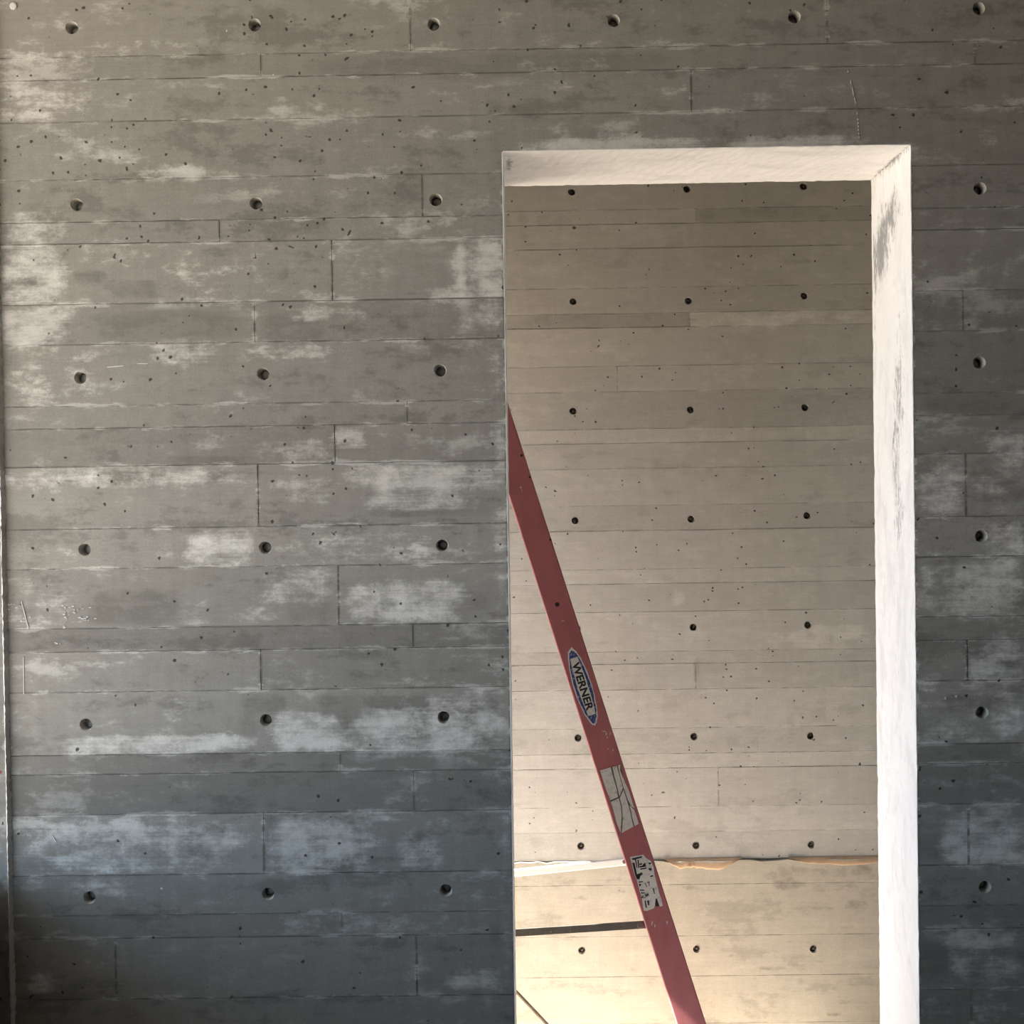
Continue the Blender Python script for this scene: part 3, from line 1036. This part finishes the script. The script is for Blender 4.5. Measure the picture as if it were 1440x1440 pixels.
# spreader bars
def bar(name, p, q, h, th, mat, parent):
    """flat bar on edge from p to q"""
    d = (q - p).normalized()
    yv = Vector((0, 1, 0))
    yv = (yv - d * d.y).normalized()
    zv = d.cross(yv)
    V = [a + zv * (sz * h / 2) + yv * (sy * th / 2) for a in (p, q) for sy, sz in ((-1, -1), (1, -1), (1, 1), (-1, 1))]
    Fc = [(0, 1, 2, 3), (7, 6, 5, 4), (0, 4, 5, 1), (1, 5, 6, 2), (2, 6, 7, 3), (3, 7, 4, 0)]
    me = mesh(name, V, Fc)
    bm = bmesh.new()
    bm.from_mesh(me)
    bmesh.ops.recalc_face_normals(bm, faces=bm.faces)
    bmesh.ops.bevel(bm, geom=list(bm.edges), offset=min(th, h) * 0.2, segments=1, affect='EDGES')
    bm.to_mesh(me)
    bm.free()
    return link(name, me, mat, parent)


def disc(name, c, nrm, r, h, mat, parent, n=14):
    nrm = nrm.normalized()
    a = nrm.orthogonal().normalized()
    b = nrm.cross(a)
    V, Fc = [], []
    for rr, hh in ((r, 0.0), (r, h * 0.6), (r * 0.7, h)):
        V += [c + (a * math.cos(6.28319 * i / n) + b * math.sin(6.28319 * i / n)) * rr + nrm * hh for i in range(n)]
    for k in range(2):
        for i in range(n):
            j = (i + 1) % n
            Fc.append((k * n + i, k * n + j, (k + 1) * n + j, (k + 1) * n + i))
    Fc.append(tuple(2 * n + i for i in range(n)))
    return link(name, mesh(name, V, Fc), mat, parent)


Y1 = web_y(0.53) + 0.028
s0, s1 = at(924, 1299.2, Y1), at(727, 1311.5, Y1)
dd = (s1 - s0)
tq = (rear_at(0.45).x - s0.x) / dd.x
sp = bar('spreader_bar', s0, s0 + dd * tq, 0.0215, 0.004, M['bar_dark'], ladder)
tag(sp, 'dark stained flat spreader bar')
pv = at(900.5, 1300.2, Y1)
disc('pivot_bolt', pv + Vector((0, -0.002, 0)), Vector((0, -1, 0)), 0.0102, 0.004, M['bar_dark'], sp)
for px in (745, 775, 803, 873):
    u = (px - 727) / (924 - 727)
    disc('rivet', at(px, 1312.5 - 12.3 * u, Y1) + Vector((0, -0.002, -0.002)), Vector((0, -1, 0)), 0.0028, 0.001, M['steel'], sp, 8)
Y2 = 2 * YC - Y1
f0, f1 = at(893, 1210.0, Y2), at(725, 1227.5, Y2)
dd = f1 - f0
tq = (rear_at(0.45).x - f0.x) / dd.x
sp2 = bar('spreader_bar', f0, f0 + dd * tq, 0.0235, 0.012, M['bar_sunlit'], ladder)
tag(sp2, 'spreader bar with sunlight painted in as a pale colour')
disc('pivot_bolt', at(877.5, 1211, Y2) + Vector((0, -0.006, 0)), Vector((0, -1, 0)), 0.006, 0.006, M['steel'], sp2, 10)


# ---- stickers and scuffs on the outside of the near front rail
def rp(u, v, lift):
    return RA + RD * u + RS * v + RN * lift


def sticker(name, polys_uv, lift, mat, parent=front):
    V, Fc = [], []
    for poly in polys_uv:
        n = len(V)
        a = sum(poly[i][0] * poly[(i + 1) % len(poly)][1] - poly[(i + 1) % len(poly)][0] * poly[i][1] for i in range(len(poly)))
        q = list(poly) if (RD.cross(RS).dot(RN) > 0) == (a > 0) else list(reversed(poly))
        V += [rp(u, v, lift) for u, v in q]
        Fc.append(tuple(range(n, n + len(q))))
    me = mesh(name, V, Fc)
    bm = bmesh.new()
    bm.from_mesh(me)
    bmesh.ops.triangulate(bm, faces=bm.faces)
    r = bmesh.ops.extrude_face_region(bm, geom=list(bm.faces))
    bmesh.ops.translate(bm, vec=RN * 0.0002, verts=[g for g in r['geom'] if isinstance(g, bmesh.types.BMVert)])
    bmesh.ops.recalc_face_normals(bm, faces=bm.faces)
    bm.to_mesh(me)
    bm.free()
    return link(name, me, mat, parent)


def text_on_rail(name, body, cu, cv, along, size, width, mat, lift, shear=0.0, bold=0.0, lean=0.0):
    """flat lettering: along 'down' reads down the rail, 'across' reads across it"""
    cu_ = bpy.data.curves.new(name, 'FONT')
    cu_.body = body
    cu_.align_x = 'CENTER'
    cu_.align_y = 'CENTER'
    cu_.size = 1.0
    cu_.shear = shear
    cu_.offset = bold
    cu_.fill_mode = 'FRONT'
    tob = bpy.data.objects.new(name, cu_)
    col.objects.link(tob)
    dg = bpy.context.evaluated_depsgraph_get()
    me = bpy.data.meshes.new_from_object(tob.evaluated_get(dg))
    bpy.data.objects.remove(tob)
    bpy.data.curves.remove(cu_)
    co = np.array([v.co[:] for v in me.vertices])
    mn, mx = co.min(0), co.max(0)
    c = (mn + mx) / 2
    sx, sy = width / (mx[0] - mn[0]), size / (mx[1] - mn[1])
    for v in me.vertices:
        x, y = (v.co.x - c[0]) * sx, (v.co.y - c[1]) * sy
        x, y = x * math.cos(lean) - y * math.sin(lean), x * math.sin(lean) + y * math.cos(lean)
        u, w = (cu + x, cv + y) if along == 'down' else (cu - y, cv + x)
        v.co = rp(u, w, lift)
    me.update()
    me.materials.clear()
    return link(name, me, mat, front)


# oval maker's sticker
(e0u, e0v), (e1u, e1v) = rail_uv(802.0, 909.5), rail_uv(837.0, 1021.0)
cu, cv = (e0u + e1u) / 2, (e0v + e1v) / 2
HL = math.hypot(e1u - e0u, e1v - e0v) / 2
axa = math.atan2(e1v - e0v, e1u - e0u)


def oval(fl, fw, n=48, jag=0.0, cut=None):
    out = []
    for i in range(n):
        a = 2 * math.pi * i / n
        j = 1 - jag * random.random()
        x = HL * fl * math.copysign(abs(math.cos(a)) ** 1.15, math.cos(a)) * j
        y = 0.0265 * fw * math.copysign(abs(math.sin(a)) ** 0.95, math.sin(a)) * j
        if cut:
            x = max(-cut * HL, min(cut * HL, x))
        out.append((cu + x * math.cos(axa) - y * math.sin(axa), cv + x * math.sin(axa) + y * math.cos(axa)))
    return out


lg = sticker('maker_sticker', [oval(1.0, 1.0, 56, 0.05)], 0.0002, M['st_white'])
tag(lg, 'blue and white oval maker sticker')
sticker('sticker_band', [oval(0.95, 0.90, 56, 0.08)], 0.0005, M['st_blue'])
sticker('sticker_panel', [oval(1.10, 0.60, 40, 0.08, 0.72)], 0.0008, M['st_white'])
text_on_rail('maker_lettering', 'WERNER', cu, cv, 'down', 0.0225, 0.140, M['st_black'], 0.0012, 0.0, 0.034, axa)

# cracked paper label
K = 160 / 886


def q7(pts):
    return [rail_uv(800 + x * K, 1050 + y * K) for x, y in pts]


pieces = [[(243, 185), (325, 160), (345, 240), (372, 330), (382, 392), (322, 417), (285, 320), (262, 250)],
          [(327, 430), (388, 402), (406, 470), (411, 540), (402, 668), (370, 590), (345, 490)],
          [(340, 158), (372, 150), (395, 230), (420, 322), (394, 385), (378, 320), (354, 230)],
          [(382, 148), (400, 140), (398, 185), (430, 260), (470, 350), (500, 450), (512, 478), (490, 470), (460, 415), (425, 318), (400, 230)],
          [(397, 400), (425, 335), (455, 430), (478, 510), (488, 565), (503, 622), (412, 672), (420, 560), (414, 470)],
          [(470, 455), (508, 490), (525, 540), (545, 600), (512, 618), (495, 560), (484, 500)]]
sticker('label_grime', [q7([(243, 186), (398, 142), (432, 262), (500, 452), (540, 600), (412, 672), (322, 420)])], 0.0001, M['bar_dark'])
tag(sticker('warning_label', [q7(pp) for pp in pieces], 0.0003, M['label']), 'cracked blank paper label')

# torn printed label
K2 = 80 / 1047


def q1(pts):
    return [rail_uv(870 + x * K2, 1190 + y * K2) for x, y in pts]


lab = [(205, 195), (455, 155), (500, 215), (590, 270), (640, 370), (660, 520), (690, 640), (725, 780), (745, 860), (790, 990), (812, 1095), (760, 1115),
       (735, 1050), (705, 970), (690, 1000), (650, 1140), (520, 1190), (462, 1185), (440, 1075), (430, 960), (385, 830), (330, 610), (290, 520), (250, 360)]
tag(sticker('printed_label', [q1(lab)], 0.0003, M['label']), 'torn printed paper label')
inks = [[(240, 222), (430, 182), (432, 206), (320, 240), (345, 400), (330, 400), (300, 250), (250, 250)], [(250, 300), (290, 305), (318, 420), (352, 590), (338, 612), (300, 520)],
        [(345, 250), (368, 250), (380, 400), (360, 395)], [(305, 530), (430, 478), (442, 520), (400, 545), (380, 610), (340, 600)],
        [(380, 320), (430, 310), (432, 335), (384, 345)], [(385, 365), (500, 340), (505, 372), (390, 392)], [(395, 410), (510, 390), (512, 412), (400, 432)],
        [(440, 340), (490, 300), (500, 330), (450, 365)], [(545, 300), (600, 300), (590, 330), (560, 335)], [(540, 400), (600, 400), (615, 430), (570, 455)],
        [(575, 545), (630, 530), (640, 550), (585, 570)], [(360, 650), (450, 640), (440, 660), (368, 670)], [(370, 690), (410, 690), (405, 730), (380, 740)],
        [(620, 770), (645, 770), (668, 880), (650, 870)], [(680, 965), (705, 960), (745, 1100), (690, 1110), (670, 1070)], [(390, 800), (470, 800), (470, 818), (395, 820)],
        [(405, 850), (480, 850), (478, 868), (410, 870)], [(475, 1000), (500, 1000), (520, 1130), (495, 1130)], [(520, 1000), (560, 995), (565, 1080), (540, 1090)]]
sticker('label_print', [q1(pp) for pp in inks], 0.0006, M['st_black'])
u, v = rail_uv(870 + 540 * K2, 1190 + 698 * K2)
text_on_rail('label_number', '17', u, v, 'across', 0.0115, 0.0145, M['st_black'], 0.0009, 0, 0.01, 0.12)
u, v = rail_uv(870 + 482 * K2, 1190 + 915 * K2)
text_on_rail('label_number', '4UM', u, v, 'across', 0.0100, 0.0220, M['st_black'], 0.0009, 0, 0.01, 0.10)

# scuffs and bolt heads
K4 = 300 / 1440
scuff = [fleck(700 + 155 * K4, 560 + 602 * K4, 1.2, 2.0), fleck(734, 689.5, 1.0, 1.0), fleck(849.5, 1028.5, 3.0, 1.0), fleck(852.5, 1032, 1.0, 2.2), fleck(858, 1031, .8, 2.2), fleck(854, 1037, 1.2, 1.0),
         fleck(917, 1298, .9, 3.0, 7, 0.3), fleck(921, 1302, .8, 2.2, 7, 0.2), fleck(938, 1297, 1.4, 2.2), fleck(855, 1053, .8, 1.4), fleck(862, 1055, .8, 1.6), fleck(792, 873, 2.6, .7)]
for f in scuff:
    sticker('scuff_mark', [[rail_uv(*p) for p in f]], 0.0002, M['fin'])
for (px, py, r) in ((733.5, 640.5, .004), (783.5, 850, .0065), (774, 759, .0035), (745, 671, .003)):
    uu, vv = rail_uv(px, py)
    disc('bolt_head', rp(uu, vv, 0.0), RN, r, 0.002, M['rubber'], front, 10)

# ------------------------------------------------------------------ rope slung from the rear of the ladder to the passage floor
YR = 1.10
ra_, rb_ = at(727.0, 1396.0, YR), at(771.0, 1442.5, YR)
rd = (rb_ - ra_).normalized()
r_end = ra_ + rd * ((FLOOR2 + 0.008 - ra_.z) / rd.z)
r_start = ra_ + rd * ((-0.80 - ra_.x) / rd.x)
for _ in range(30):                       # where the slanting rope meets the rear rail's plane
    q = rear_at(r_start.z)
    r_start = ra_ + rd * ((q.x - ra_.x) / rd.x)
path = [r_start.lerp(r_end, i / 60) for i in range(61)]
for i in range(1, 26):
    a = i / 25
    path.append(Vector((r_end.x + 0.55 * a, YR + 0.10 * math.sin(4.5 * a), FLOOR2 + 0.008)))
cum = [0.0]
for a, b in zip(path[:-1], path[1:]):
    cum.append(cum[-1] + (b - a).length)


def along(sv):
    for i in range(len(cum) - 1):
        if sv <= cum[i + 1] or i == len(cum) - 2:
            f = (sv - cum[i]) / max(1e-9, cum[i + 1] - cum[i])
            return path[i].lerp(path[i + 1], min(1, f)), (path[i + 1] - path[i]).normalized()


V, Fc = [], []
STEP, PITCH_R = 0.0022, 0.019
ns = int(cum[-1] / STEP)
for strand in range(3):
    base = len(V)
    for i in range(ns + 1):
        c, tg = along(i * STEP)
        a_ = tg.cross(Vector((0, 1, 0))).normalized()
        b_ = tg.cross(a_)
        ph = 2 * math.pi * (i * STEP / PITCH_R + strand / 3)
        o = c + a_ * (0.0030 * math.cos(ph)) + b_ * (0.0030 * math.sin(ph))
        for k in range(5):
            th = 2 * math.pi * k / 5
            V.append(o + a_ * (0.0032 * math.cos(th)) + b_ * (0.0032 * math.sin(th)))
    for i in range(ns):
        for k in range(5):
            j = (k + 1) % 5
            Fc.append((base + i * 5 + k, base + i * 5 + j, base + (i + 1) * 5 + j, base + (i + 1) * 5 + k))
rope = link('rope', mesh('rope', V, Fc, True), M['rope'])
tag(rope, 'thin twisted grey rope slanting down behind the doorway at lower left', 'rope')
